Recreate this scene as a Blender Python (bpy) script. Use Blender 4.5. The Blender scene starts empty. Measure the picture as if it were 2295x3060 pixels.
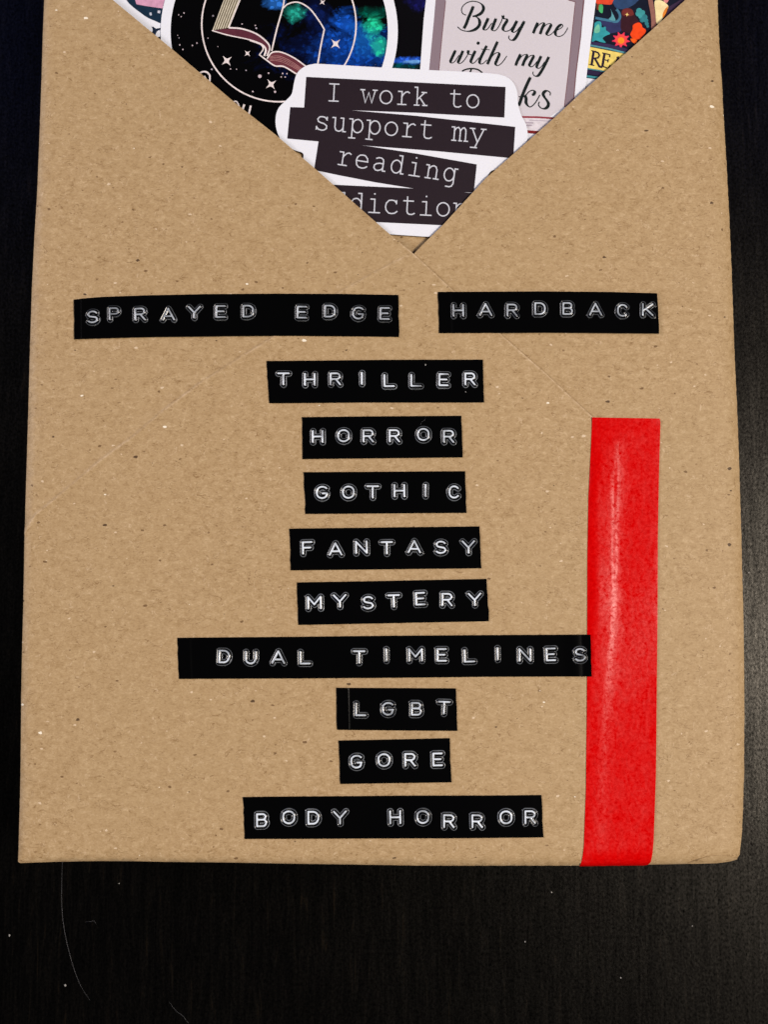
import bpy, math, random
import numpy as np
from mathutils import Vector, Euler
from mathutils.geometry import delaunay_2d_cdt

random.seed(7)
rng = np.random.default_rng(11)
scene = bpy.context.scene
C = scene.collection
MM = 0.001

# ------------------------------------------------------------------ camera
IW, IH, F = 2295.0, 3060.0, 2800.0        # size of the photograph and focal length in its pixels
T = 0.024                                  # thickness of the wrapped book
TH = math.radians(4.5)                     # the phone leans a little towards the reader
D = 0.072 * MM * F
CAM = np.array([0.0, -D * math.sin(TH), T + D * math.cos(TH)])
cam = bpy.data.cameras.new('camera')
cam_o = bpy.data.objects.new('camera', cam)
C.objects.link(cam_o)
cam_o.location = CAM.tolist()
cam_o.rotation_euler = (TH, 0, 0)
cam.sensor_fit = 'VERTICAL'
cam.sensor_height = 24.0
cam.lens = 24.0 * F / IH
cam.clip_start = 0.01
cam.clip_end = 20
cam.dof.use_dof = True
cam.dof.focus_distance = D
cam.dof.aperture_fstop = 14
scene.camera = cam_o

# ------------------------------------------------------------------ world, lamps, exposure
world = bpy.data.worlds.new('World')
scene.world = world
world.use_nodes = True
bg = world.node_tree.nodes['Background']
bg.inputs[0].default_value = (0.9, 0.92, 1.0, 1)
bg.inputs[1].default_value = 0.02


def lamp(name, pos, target, size, size_y, power, col):
    l = bpy.data.lights.new(name, 'AREA')
    l.shape = 'RECTANGLE'
    l.size, l.size_y = size, size_y
    l.energy = power
    l.color = col
    o = bpy.data.objects.new(name, l)
    C.objects.link(o)
    o.location = pos
    o.rotation_euler = (Vector(target) - Vector(pos)).to_track_quat('-Z', 'Y').to_euler()
    return o


lamp('room_lamp_right', (0.90, -0.12, 1.20), (0.0, 0, 0), 0.34, 0.32, 22.3, (1.0, 0.90, 0.79))
lamp('room_lamp_left', (-1.25, 0.35, 0.55), (0, 0, 0), 0.45, 0.45, 11.5, (1.0, 0.93, 0.94))
lamp('room_lamp_near', (-0.10, -1.5, 0.85), (0, 0, 0), 0.5, 0.3, 3.5, (1.0, 0.92, 0.82))
for gx, ge in ((-0.85, 0.55), (0.85, 0.45)):  # added blue lamps, unseen, tinting the desk's top corners
    lamp('blue_corner_fill', (gx, 0.92, 1.25), (0, 0.1, 0), 0.4, 0.25, ge, (0.05, 0.16, 1.0))

scene.view_settings.view_transform = 'Standard'
scene.view_settings.look = 'None'
scene.view_settings.gamma = 1
scene.view_settings.exposure = 0.0
scene.render.engine = 'CYCLES'

# ------------------------------------------------------------------ geometry helpers


def P(px, py, z):
    """photo pixel -> the point of the real plane at height z seen there"""
    px = np.asarray(px, float)
    py = np.asarray(py, float)
    dx = (px - IW / 2) / F
    dy = -(py - IH / 2) / F
    c, s = math.cos(TH), math.sin(TH)
    wy = dy * c + s
    wz = dy * s - c
    t = (z - CAM[2]) / wz
    return CAM[0] + dx * t, CAM[1] + wy * t


def to2(pts, z):
    a = np.array(pts, float)
    x, y = P(a[:, 0], a[:, 1], z)
    return np.stack([x, y], 1)


def seg_dist(p, line, closed=False):
    """distance of points p (n,2) to polyline, index of nearest segment"""
    a = line
    b = np.roll(line, -1, 0)
    if not closed:
        a, b = a[:-1], b[:-1]
    best = np.full(len(p), 1e9)
    idx = np.zeros(len(p), int)
    for i in range(len(a)):
        ab = b[i] - a[i]
        t = np.clip(((p - a[i]) @ ab) / max(ab @ ab, 1e-18), 0, 1)
        d = np.hypot(*(p - a[i] - t[:, None] * ab).T)
        m = d < best
        best[m] = d[m]
        idx[m] = i
    return best, idx


def inside(p, poly):
    x, y = p[:, 0], p[:, 1]
    r = np.zeros(len(p), bool)
    n = len(poly)
    j = n - 1
    for i in range(n):
        xi, yi = poly[i]
        xj, yj = poly[j]
        if yi != yj:
            c = ((yi > y) != (yj > y)) & (x < (xj - xi) * (y - yi) / (yj - yi) + xi)
            r ^= c
        j = i
    return r


def smooth(a, b, x):
    t = np.clip((x - a) / (b - a), 0, 1)
    return t * t * (3 - 2 * t)


def resample(pts, step, closed=False):
    pts = np.array(pts, float)
    if closed:
        pts = np.vstack([pts, pts[:1]])
    out = []
    for a, b in zip(pts[:-1], pts[1:]):
        n = max(1, int(round(np.hypot(*(b - a)) / step)))
        for k in range(n):
            out.append(a + (b - a) * k / n)
    if not closed:
        out.append(pts[-1])
    return np.array(out)


def catmull(pts, n=6, closed=False):
    p = np.array(pts, float)
    if len(p) < 3:
        return p
    if closed:
        q = np.vstack([p[-1:], p, p[:2]])
    else:
        q = np.vstack([2 * p[0] - p[1], p, 2 * p[-1] - p[-2]])
    out = []
    for i in range(1, len(q) - 2):
        p0, p1, p2, p3 = q[i - 1], q[i], q[i + 1], q[i + 2]
        for k in range(n):
            t = k / n
            out.append(0.5 * (2 * p1 + (p2 - p0) * t + (2 * p0 - 5 * p1 + 4 * p2 - p3) * t * t
                              + (3 * p1 - p0 - 3 * p2 + p3) * t ** 3))
    if not closed:
        out.append(q[-2])
    return np.array(out)


def mesh_obj(name, verts, faces, mat, parent=None, shade=False, origin=None):
    v = np.array(verts, float)
    if origin is None:
        origin = np.array([v[:, 0].mean(), v[:, 1].mean(), v[:, 2].min()])
    if parent is not None:
        po = np.array(parent['_o'])
    me = bpy.data.meshes.new(name)
    base = origin
    me.from_pydata((v - base).tolist(), [], [tuple(int(i) for i in f) for f in faces])
    me.materials.append(mat)
    if shade:
        me.polygons.foreach_set('use_smooth', [True] * len(me.polygons))
    me.update()
    o = bpy.data.objects.new(name, me)
    C.objects.link(o)
    o['_o'] = list(map(float, base))
    if parent is not None:
        o.parent = parent
        o.location = (base - po).tolist()
    else:
        o.location = base.tolist()
    return o


def tag(o, label=None, cat=None, group=None, kind=None):
    for k, v in (('label', label), ('category', cat), ('group', group), ('kind', kind)):
        if v:
            o[k] = v
    return o


def thing(name, origin, label, cat, group=None):
    o = bpy.data.objects.new(name, None)
    o.empty_display_size = 0.01
    C.objects.link(o)
    o.location = origin
    o['_o'] = list(map(float, origin))
    return tag(o, label, cat, group)


# ------------------------------------------------------------------ materials


class NT:
    def __init__(self, name):
        self.m = bpy.data.materials.new(name)
        self.m.use_nodes = True
        self.t = self.m.node_tree
        self.b = self.t.nodes['Principled BSDF']

    def n(self, typ, **kw):
        nd = self.t.nodes.new(typ)
        for k, v in kw.items():
            if k.startswith('i_'):
                key = k[2:]
                key = int(key) if key.isdigit() else key.replace('_', ' ')
                nd.inputs[key].default_value = v
            else:
                setattr(nd, k, v)
        return nd

    def l(self, a, b):
        self.t.links.new(a, b)

    def math(self, op, a, b=None, clamp=False):
        nd = self.t.nodes.new('ShaderNodeMath')
        nd.operation = op
        nd.use_clamp = clamp
        for i, v in enumerate((a, b)):
            if v is None:
                continue
            if isinstance(v, (int, float)):
                nd.inputs[i].default_value = v
            else:
                self.l(v, nd.inputs[i])
        return nd.outputs[0]

    def ramp(self, src, stops):
        nd = self.t.nodes.new('ShaderNodeValToRGB')
        el = nd.color_ramp.elements
        while len(el) < len(stops):
            el.new(0.5)
        for e, (p, c) in zip(el, stops):
            e.position = p
            e.color = c if len(c) == 4 else (*c, 1)
        self.l(src, nd.inputs[0])
        return nd.outputs[0]

    def mix(self, f, a, b, blend='MIX'):
        nd = self.t.nodes.new('ShaderNodeMix')
        nd.data_type = 'RGBA'
        nd.blend_type = blend
        for i, v in ((0, f), (6, a), (7, b)):
            if isinstance(v, (int, float)):
                nd.inputs[i].default_value = v
            elif isinstance(v, tuple):
                nd.inputs[i].default_value = v if len(v) == 4 else (*v, 1)
            else:
                self.l(v, nd.inputs[i])
        return nd.outputs[2]

    def coords(self, scale=(1, 1, 1), rot=0.0):
        g = self.t.nodes.new('ShaderNodeNewGeometry')
        mp = self.t.nodes.new('ShaderNodeMapping')
        mp.inputs['Scale'].default_value = scale
        mp.inputs['Rotation'].default_value = (0, 0, rot)
        self.l(g.outputs['Position'], mp.inputs[0])
        return mp.outputs[0]

    def noise(self, vec, scale, detail=2, rough=0.5, dist=0.0):
        nd = self.t.nodes.new('ShaderNodeTexNoise')
        nd.inputs['Scale'].default_value = scale
        nd.inputs['Detail'].default_value = detail
        nd.inputs['Roughness'].default_value = rough
        nd.inputs['Distortion'].default_value = dist
        self.l(vec, nd.inputs['Vector'])
        return nd

    def bump(self, h, strength, dist):
        nd = self.t.nodes.new('ShaderNodeBump')
        nd.inputs['Strength'].default_value = strength
        nd.inputs['Distance'].default_value = dist
        self.l(h, nd.inputs['Height'])
        return nd.outputs[0]


def srgb(r, g, b):
    f = lambda c: (c / 255 / 12.92) if c <= 10 else ((c / 255 + 0.055) / 1.055) ** 2.4
    return (f(r), f(g), f(b))


def kraft():
    m = NT('kraft_paper')
    pos = m.coords((1, 1, 1))
    fib = m.coords((0.80, 1.15, 1), 0.12)
    big = m.noise(pos, 28, 2).outputs[0]
    mid = m.noise(fib, 900, 4, 0.66, 0.7).outputs[0]
    fine = m.noise(fib, 2700, 2, 0.6, 0.4).outputs[0]
    s = m.math('ADD', m.math('MULTIPLY', mid, 0.6), m.math('MULTIPLY', fine, 0.4))
    col = m.ramp(s, [(0.33, (0.325, 0.205, 0.092)), (0.47, (0.432, 0.291, 0.150)),
                     (0.55, (0.470, 0.325, 0.174)), (0.70, (0.600, 0.442, 0.265))])
    col = m.mix(m.math('MULTIPLY', m.math('SUBTRACT', big, 0.35), 0.55, True), col, (0.450, 0.318, 0.166))
    # curled fibres: thin level lines of a warped noise, kept only in some places
    w = m.noise(m.coords((0.6, 1.5, 1), -0.05), 330, 2, 0.5, 2.2).outputs[0]
    line = m.math('LESS_THAN', m.math('ABSOLUTE', m.math('SUBTRACT', w, 0.5)), 0.012)
    keep = m.math('GREATER_THAN', m.noise(pos, 520, 1).outputs[0], 0.56)
    f1 = m.math('MULTIPLY', m.math('MULTIPLY', line, keep), 0.7)
    col = m.mix(f1, col, (0.235, 0.135, 0.052))
    w2 = m.noise(m.coords((1.3, 0.8, 1), 0.7), 300, 2, 0.5, 2.0).outputs[0]
    line2 = m.math('LESS_THAN', m.math('ABSOLUTE', m.math('SUBTRACT', w2, 0.5)), 0.010)
    keep2 = m.math('GREATER_THAN', m.noise(pos, 470, 1, 0.5, 1.0).outputs[0], 0.60)
    col = m.mix(m.math('MULTIPLY', m.math('MULTIPLY', line2, keep2), 0.45), col, (0.68, 0.52, 0.35))
    # creased and cut fibres, scuffed pale
    sc_a = m.n('ShaderNodeAttribute', attribute_name='scuff')
    col = m.mix(m.math('MULTIPLY', sc_a.outputs['Fac'], m.math('MULTIPLY', m.math('SUBTRACT', mid, 0.28), 2.0, True), True), col, (0.70, 0.53, 0.36))
    # shives and pale flecks
    wob = m.noise(pos, 1600, 2, 0.6)
    for sc, th, sel, c, strength in ((230, 0.060, 0.45, (0.060, 0.028, 0.010), 0.9),
                                     (360, 0.075, 0.60, (0.150, 0.080, 0.030), 0.85),
                                     (520, 0.080, 0.70, (0.200, 0.115, 0.048), 0.8),
                                     (200, 0.050, 0.62, (0.95, 0.88, 0.74), 0.95),
                                     (450, 0.085, 0.72, (0.76, 0.61, 0.44), 0.8)):
        mp0 = m.coords((0.75, 1.2, 1), sc * 0.01)
        sc_n = m.n('ShaderNodeVectorMath', operation='SCALE')
        m.l(wob.outputs['Color'], sc_n.inputs[0])
        sc_n.inputs['Scale'].default_value = 0.0006
        ad = m.n('ShaderNodeVectorMath', operation='ADD')
        m.l(mp0, ad.inputs[0])
        m.l(sc_n.outputs[0], ad.inputs[1])
        mp = ad.outputs[0]
        v = m.n('ShaderNodeTexVoronoi')
        v.inputs['Scale'].default_value = sc
        m.l(mp, v.inputs['Vector'])
        sep = m.n('ShaderNodeSeparateColor')
        m.l(v.outputs['Color'], sep.inputs[0])
        on = m.math('MULTIPLY', m.math('LESS_THAN', v.outputs['Distance'], m.math('MULTIPLY', sep.outputs[1], th * 1.6)),
                    m.math('GREATER_THAN', sep.outputs[0], sel))
        col = m.mix(m.math('MULTIPLY', on, strength), col, c)
    m.l(col, m.b.inputs['Base Color'])
    m.b.inputs['Roughness'].default_value = 0.62
    m.b.inputs['Specular IOR Level'].default_value = 0.32
    m.b.inputs['Sheen Weight'].default_value = 0.05
    h = m.math('ADD', m.math('MULTIPLY', mid, 0.7), m.math('MULTIPLY', fine, 0.3))
    m.l(m.bump(h, 0.6, 0.00009), m.b.inputs['Normal'])
    return m.m


def plain(name, col, rough=0.4, spec=0.5, grain=0.0, gscale=2500, bump=0.0):
    m = NT(name)
    if grain or bump:
        pos = m.coords()
        nz = m.noise(pos, gscale, 3, 0.6).outputs[0]
        lo = tuple(c * (1 - grain) for c in col)
        hi = tuple(min(1, c * (1 + grain)) for c in col)
        m.l(m.ramp(nz, [(0.3, lo), (0.7, hi)]), m.b.inputs['Base Color'])
        if bump:
            m.l(m.bump(nz, 0.4, bump), m.b.inputs['Normal'])
    else:
        m.b.inputs['Base Color'].default_value = (*col, 1)
    m.b.inputs['Roughness'].default_value = rough
    m.b.inputs['Specular IOR Level'].default_value = spec
    return m.m


def desk_mat():
    m = NT('black_brown_wood')
    g1 = m.noise(m.coords((1, 0.085, 1)), 760, 4, 0.75, 0.8).outputs[0]
    g3 = m.noise(m.coords((1, 0.12, 1)), 60, 2, 0.5, 0.4).outputs[0]
    fl = m.noise(m.coords((1, 0.7, 1)), 1900, 3, 0.7, 0.3).outputs[0]
    col = m.ramp(g1, [(0.45, (0.0004, 0.0004, 0.0005)), (0.62, (0.0014, 0.0012, 0.0011)), (0.78, (0.011, 0.007, 0.0035))])
    m.l(col, m.b.inputs['Base Color'])
    m.l(m.math('ADD', m.math('MULTIPLY', g3, 0.05), 0.285), m.b.inputs['Roughness'])
    # open pores take the lacquer's shine away
    sp = m.math('MULTIPLY', m.math('SUBTRACT', fl, 0.26), 2.2, True)
    sp2 = m.math('ADD', m.math('MULTIPLY', m.math('SUBTRACT', g1, 0.40), 1.6, True), 0.6)
    m.l(m.math('MULTIPLY', m.math('MULTIPLY', sp, sp2), 0.50), m.b.inputs['Specular IOR Level'])
    m.b.inputs['Specular Tint'].default_value = (1.0, 0.93, 0.82, 1)
    h = m.math('ADD', m.math('MULTIPLY', g1, 0.5), m.math('MULTIPLY', fl, 0.6))
    m.l(m.bump(h, 0.5, 0.00007), m.b.inputs['Normal'])
    return m.m


def tape_mat():
    m = NT('red_crepe_tape')
    pos = m.coords((1, 1, 1))
    n1 = m.noise(pos, 1500, 3, 0.6, 0.6).outputs[0]
    n2 = m.noise(m.coords((1, 0.5, 1), 0.5), 600, 3, 0.65, 1.0).outputs[0]
    big = m.noise(pos, 90, 2).outputs[0]
    col = m.ramp(n1, [(0.3, (0.54, 0.0002, 0.0006)), (0.55, (0.66, 0.0004, 0.0008)), (0.75, (0.72, 0.004, 0.003))])
    m.l(col, m.b.inputs['Base Color'])
    m.l(m.math('ADD', m.math('MULTIPLY', n2, 0.12), 0.24), m.b.inputs['Roughness'])
    m.l(m.math('MULTIPLY', m.math('SUBTRACT', m.math('ADD', m.math('MULTIPLY', n1, 0.6), m.math('MULTIPLY', n2, 0.5)), 0.40, True), 0.95), m.b.inputs['Specular IOR Level'])
    h = m.math('ADD', m.math('MULTIPLY', n1, 0.5), m.math('ADD', m.math('MULTIPLY', n2, 0.6), m.math('MULTIPLY', big, 1.6)))
    m.l(m.bump(h, 0.6, 0.000028), m.b.inputs['Normal'])
    return m.m


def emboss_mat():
    """glossy black vinyl; stroke whitening and glints are both painted into its colour"""
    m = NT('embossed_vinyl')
    a = m.n('ShaderNodeAttribute', attribute_name='stretch_glint')
    ob = m.n('ShaderNodeAttribute', attribute_name='whitening_glint')
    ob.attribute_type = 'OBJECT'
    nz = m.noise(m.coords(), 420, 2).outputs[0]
    f = m.math('MULTIPLY', a.outputs['Fac'], ob.outputs['Fac'])  # bright strokes, glints included, put into the colour; level set per label
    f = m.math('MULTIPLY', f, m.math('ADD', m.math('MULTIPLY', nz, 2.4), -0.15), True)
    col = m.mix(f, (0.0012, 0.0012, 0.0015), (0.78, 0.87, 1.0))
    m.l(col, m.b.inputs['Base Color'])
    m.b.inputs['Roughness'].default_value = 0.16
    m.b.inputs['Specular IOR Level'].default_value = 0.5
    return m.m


def vinyl_mat():
    m = NT('black_vinyl')
    m.b.inputs['Base Color'].default_value = (0.0009, 0.0009, 0.0011, 1)
    m.b.inputs['Roughness'].default_value = 0.13
    m.b.inputs['Specular IOR Level'].default_value = 0.4
    nz = m.noise(m.coords((1, 0.25, 1)), 260, 2).outputs[0]
    m.l(m.bump(nz, 0.2, 0.00004), m.b.inputs['Normal'])
    return m.m


def galaxy_mat(name, blobs, base=(0.0035, 0.0032, 0.0045)):
    """printed night sky with coloured glitter clouds at real spots of the sticker"""
    m = NT(name)
    g = m.n('ShaderNodeNewGeometry')
    col = base
    first = True
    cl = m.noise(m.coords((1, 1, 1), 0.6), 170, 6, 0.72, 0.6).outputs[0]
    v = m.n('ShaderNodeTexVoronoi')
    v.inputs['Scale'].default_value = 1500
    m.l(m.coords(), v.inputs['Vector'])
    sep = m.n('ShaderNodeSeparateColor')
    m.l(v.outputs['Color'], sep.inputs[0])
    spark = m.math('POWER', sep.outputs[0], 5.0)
    for (px, py, rx, ry, c, amt) in blobs:  # each blob puts a patch of foil sheen into the base colour
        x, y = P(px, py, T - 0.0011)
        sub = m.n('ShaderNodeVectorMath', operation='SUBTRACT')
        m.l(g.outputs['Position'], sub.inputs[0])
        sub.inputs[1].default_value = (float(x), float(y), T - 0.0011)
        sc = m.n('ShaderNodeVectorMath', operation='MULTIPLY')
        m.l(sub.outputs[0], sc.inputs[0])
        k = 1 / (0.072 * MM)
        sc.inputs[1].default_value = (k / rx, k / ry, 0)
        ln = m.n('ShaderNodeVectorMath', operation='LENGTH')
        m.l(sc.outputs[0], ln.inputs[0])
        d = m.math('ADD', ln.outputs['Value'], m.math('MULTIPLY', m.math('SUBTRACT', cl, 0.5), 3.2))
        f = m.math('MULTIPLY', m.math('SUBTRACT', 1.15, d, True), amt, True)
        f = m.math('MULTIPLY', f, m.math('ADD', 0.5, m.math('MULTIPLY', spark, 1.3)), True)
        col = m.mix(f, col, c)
    # tiny printed stars
    v2 = m.n('ShaderNodeTexVoronoi')
    v2.inputs['Scale'].default_value = 520
    m.l(m.coords(), v2.inputs['Vector'])
    s2 = m.n('ShaderNodeSeparateColor')
    m.l(v2.outputs['Color'], s2.inputs[0])
    st = m.math('MULTIPLY', m.math('LESS_THAN', v2.outputs['Distance'], 0.11), m.math('GREATER_THAN', s2.outputs[0], 0.80))
    col = m.mix(m.math('MULTIPLY', st, s2.outputs[1]), col, (0.55, 0.5, 0.6))
    m.l(col, m.b.inputs['Base Color'])
    m.b.inputs['Roughness'].default_value = 0.14
    m.b.inputs['Specular IOR Level'].default_value = 0.4
    return m.m


KRAFT = kraft()
DESK = desk_mat()
TAPE = tape_mat()
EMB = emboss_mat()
VINYL = vinyl_mat()
WHITE = plain('white_vinyl_sticker', (0.84, 0.87, 0.98), 0.42, 0.3, 0.03, 3000)
INK = plain('printed_plum_black', srgb(38, 28, 36), 0.45, 0.3, 0.12, 3500)
TYPE = plain('printed_grey_white', (0.62, 0.65, 0.74), 0.45, 0.3)
PAGE = plain('printed_page_grey', (0.66, 0.63, 0.70), 0.45, 0.3, 0.03, 3000)
MAUVE = plain('printed_mauve', (0.26, 0.20, 0.245), 0.45, 0.3, 0.05, 3000)
BLACKINK = plain('printed_black', (0.006, 0.012, 0.012), 0.45, 0.3)
LINEINK = plain('printed_thin_brown', (0.10, 0.05, 0.05), 0.45, 0.3)

_mats = {}


def ink(r, g, b):
    k = (r, g, b)
    if k not in _mats:
        _mats[k] = plain('printed_ink_%02d' % (len(_mats) + 1), srgb(r, g, b), 0.42, 0.3, 0.15, 900)
    return _mats[k]


# ------------------------------------------------------------------ the book's outline and surface
SIL = [(128, 0), (124, 100), (121, 200), (114, 400), (107, 570), (99, 700), (91, 860), (84, 1080), (76, 1385),
       (70, 1570), (66, 1800), (60, 2080), (56, 2350), (51, 2560), (50, 2577), (56, 2581),
       (160, 2578), (280, 2576), (400, 2576), (500, 2578), (700, 2581), (900, 2585), (1100, 2589), (1245, 2591),
       (1500, 2592), (1750, 2592), (1950, 2591), (2060, 2589), (2150, 2587), (2190, 2582), (2213, 2574), (2221, 2560),
       (2229, 2480), (2232, 2420), (2235, 2300), (2236, 2150), (2235, 2000), (2232, 1800), (2227, 1600), (2220, 1400),
       (2213, 1200), (2204, 1000), (2197, 800), (2190, 640), (2179, 430), (2170, 280), (2161, 140), (2155, 0),
       (2128, -600), (160, -600)]
ZS = T - 0.0008
S2 = to2(SIL, ZS)
S2 = resample(S2, 0.0030, True)


def und(x, y):
    """slow waviness of the paper, none near the open pocket"""
    _, yv = P(0, 830, T)
    k = smooth(float(yv) + 0.0, float(yv) - 0.02, y)
    return k * (0.00010 * np.sin(x * 95 + 1.3 + y * 30) * np.sin(y * 80 + 0.4) + 0.00007 * np.sin(x * 210 - y * 160))


def rim(x, y):
    p = np.stack([x, y], 1)
    d, idx = seg_dist(p, S2, True)
    d = np.where(inside(p, S2), d, 0)
    a = np.interp(x, [-0.078, -0.06, 0.05, 0.079], [0.0024, 0.0026, 0.0030, 0.0062])
    t = np.clip(d / a, 0, 1)
    b = np.interp(x, [-0.078, 0.079], [0.0013, 0.0026])
    return -b * (1 - np.sqrt(np.clip(1 - (1 - t) ** 2, 0, 1)))


GHOST = to2([(1236, 757), (1190, 778), (996, 885), (822, 1004), (735, 1059), (590, 1151), (494, 1223), (398, 1305),
             (301, 1375), (243, 1426), (156, 1498), (108, 1536), (68, 1592)], T)
DIAG_PX = [(338, 0), (511, 143), (700, 304), (821, 399), (941, 502), (1122, 661), (1182, 713), (1236, 757), (1345, 858),
           (1497, 998), (1638, 1121), (1772, 1245), (1838, 1303)]
RIDGE_PX = [(1850, 1315), (1848, 1358), (1843, 1516), (1841, 1706), (1839, 1800), (1833, 1889), (1817, 2044), (1805, 2200),
            (1794, 2336), (1790, 2500), (1786, 2592)]
LF_PX = DIAG_PX + RIDGE_PX
LF_EDGE = to2(LF_PX, T)


def side_of(p, line):
    """signed distance: positive on the left of the polyline's direction"""
    d, i = seg_dist(p, line)
    a = line[i]
    b = line[i + 1]
    cr = (b[:, 0] - a[:, 0]) * (p[:, 1] - a[:, 1]) - (b[:, 1] - a[:, 1]) * (p[:, 0] - a[:, 0])
    return np.where(cr > 0, d, -d)


def h_right(x, y):
    p = np.stack([x, y], 1)
    d, _ = seg_dist(p, LF_EDGE[6:13])
    return T - 0.00016 + und(x, y) + rim(x, y) - 0.00034 * np.exp(-(d / 0.0012) ** 2)


def h_left(x, y):
    p = np.stack([x, y], 1)
    s = side_of(p, GHOST)          # below the hidden edge of the right flap = left of the direction
    step = 0.00013 * smooth(-0.0005, 0.0004, s)
    lip = 0.00022 * np.exp(-(s / 0.00038) ** 2) * smooth(0.0, 0.006, np.hypot(x - GHOST[0][0], y - GHOST[0][1]))
    e = -side_of(p, LF_EDGE)
    roll = -0.00028 * (1 - smooth(-0.0004, 0.0013, e))
    return T - 0.00008 + und(x, y) + rim(x, y) + step + lip + roll


def h_top(x, y):
    """top of the wrapping: left flap where it lies, right flap elsewhere (softened at the edge)"""
    x = np.asarray(x, float)
    y = np.asarray(y, float)
    p = np.stack([x, y], 1)
    s = -side_of(p, LF_EDGE)       # positive on the flap
    k = smooth(-0.0007, 0.0002, s)
    return h_right(x, y) * (1 - k) + np.maximum(h_left(x, y), h_right(x, y)) * k


def sheet(name, poly2, hfun, mat, parent, thick, step=0.0026, extra=None, drop=None, rimpts=True, scuff=None):
    """a thin sheet of paper lying over the book: Delaunay mesh of the outline, with its cut edge and side walls"""
    poly = resample(poly2, step, True)
    pts = [tuple(p) for p in poly]
    n = len(pts)
    edges = [(i, (i + 1) % n) for i in range(n)]
    mn, mx = poly.min(0), poly.max(0)
    gx, gy = np.meshgrid(np.arange(mn[0], mx[0], step), np.arange(mn[1], mx[1], step))
    g = np.stack([gx.ravel(), gy.ravel()], 1) + rng.uniform(-0.1, 0.1, (gx.size, 2)) * step
    cand = [g]
    if rimpts:
        a = S2
        t = np.roll(a, -1, 0) - np.roll(a, 1, 0)
        t /= np.hypot(*t.T)[:, None]
        nrm = np.stack([-t[:, 1], t[:, 0]], 1)          # inward for a counter-clockwise outline
        if inside(a[:1] + nrm[:1] * 0.002, S2)[0] == False:
            nrm = -nrm
        for d in (0.00012, 0.0003, 0.0006, 0.0010, 0.0015, 0.0022, 0.0031, 0.0042, 0.0052, 0.0064):
            q = a + nrm * d
            dd, _ = seg_dist(q, S2, True)
            cand.append(q[dd > d * 0.93])
    if extra is not None:
        for line, offs in extra:
            ln = resample(line, 0.0012)
            t = np.gradient(ln, axis=0)
            t /= np.hypot(*t.T)[:, None]
            nr = np.stack([-t[:, 1], t[:, 0]], 1)
            for o_ in offs:
                cand.append(ln + nr * o_)
    cand = np.vstack(cand)
    ok = inside(cand, poly)
    cand = cand[ok]
    d, _ = seg_dist(cand, poly, True)
    cand = cand[d > 0.00010]
    allp = [Vector(p) for p in pts] + [Vector(p.tolist()) for p in cand]
    vo, eo, fo, *_ = delaunay_2d_cdt(allp, edges, [list(range(n))], 1, 1e-7)
    v2 = np.array([(p.x, p.y) for p in vo])
    z = hfun(v2[:, 0], v2[:, 1])
    top = np.column_stack([v2, z])
    cnt = {}
    for f in fo:
        for i in range(len(f)):
            a, b = f[i], f[(i + 1) % len(f)]
            cnt.setdefault((min(a, b), max(a, b)), []).append((a, b))
    verts = top.tolist()
    faces = [list(f) for f in fo]
    # wall ring with its own vertices
    bd = [e[0] for e in cnt.values() if len(e) == 1]
    ring = {}
    mids = np.array([(v2[a] + v2[b]) / 2 for a, b in bd])
    dm, _ = seg_dist(mids, S2, True)
    for (a, b), dd in zip(bd, dm):
        outer = dd < 0.00025 and drop != 'edge'
        q = []
        for i in (a, b):
            key = (i, outer)
            if key not in ring:
                zt = top[i][2]
                zb = 0.0004 if outer else zt - thick
                ring[key] = (len(verts), len(verts) + 1)
                verts.append([v2[i][0], v2[i][1], zt])
                verts.append([v2[i][0], v2[i][1], zb])
            q.append(ring[key])
        faces.append([q[0][0], q[0][1], q[1][1], q[1][0]])
    o = mesh_obj(name, verts, faces, mat, parent, shade=True)
    if scuff:
        va = np.array(verts)
        at = o.data.attributes.new('scuff', 'FLOAT', 'POINT')
        at.data.foreach_set('value', scuff(va[:, 0], va[:, 1]).astype(float).tolist())
    return o


# ------------------------------------------------------------------ the desk
bpy_me = bpy.data.meshes.new('desk_top')
s = 0.9
vv = [(-s, -s, -0.03), (s, -s, -0.03), (s, s, -0.03), (-s, s, -0.03), (-s, -s, 0), (s, -s, 0), (s, s, 0), (-s, s, 0)]
ff = [(4, 5, 6, 7), (3, 2, 1, 0), (0, 1, 5, 4), (1, 2, 6, 5), (2, 3, 7, 6), (3, 0, 4, 7)]
desk = mesh_obj('desk_top', vv, ff, DESK)
tag(desk, 'black brown wood grain desk top the wrapped book lies on', kind='structure')

# ------------------------------------------------------------------ the wrapped book
book = thing('wrapped_book', (0, 0, 0.0), 'book wrapped in speckled brown kraft paper with crossed flaps making a V pocket', 'wrapped book')


def inset_outline(d):
    t = np.roll(S2, -1, 0) - np.roll(S2, 1, 0)
    t /= np.hypot(*t.T)[:, None]
    nr = np.stack([-t[:, 1], t[:, 0]], 1)
    if not inside(S2[:1] + nr[:1] * 0.002, S2)[0]:
        nr = -nr
    return S2 + nr * d


ZI = T - 0.0017
body_v, body_f = [], []
rings = [(0.0004, 0.0004), (0.0004, ZI - 0.0022), (0.0006, ZI - 0.0012), (0.0011, ZI - 0.0004), (0.0020, ZI)]
N = len(S2)
for d, z in rings:
    for p in inset_outline(d):
        body_v.append((p[0], p[1], z))
for r in range(len(rings) - 1):
    for i in range(N):
        j = (i + 1) % N
        body_f.append((r * N + i, r * N + j, (r + 1) * N + j, (r + 1) * N + i))
body_f.append(tuple(range((len(rings) - 1) * N, len(rings) * N)))
mesh_obj('inner_wrapping', body_v, body_f, KRAFT, book)

sil_px = SIL
# left flap: left side of the outline, the bottom up to the tape, then back up the ridge and the diagonal
i_bot = SIL.index((1750, 2592))


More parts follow.
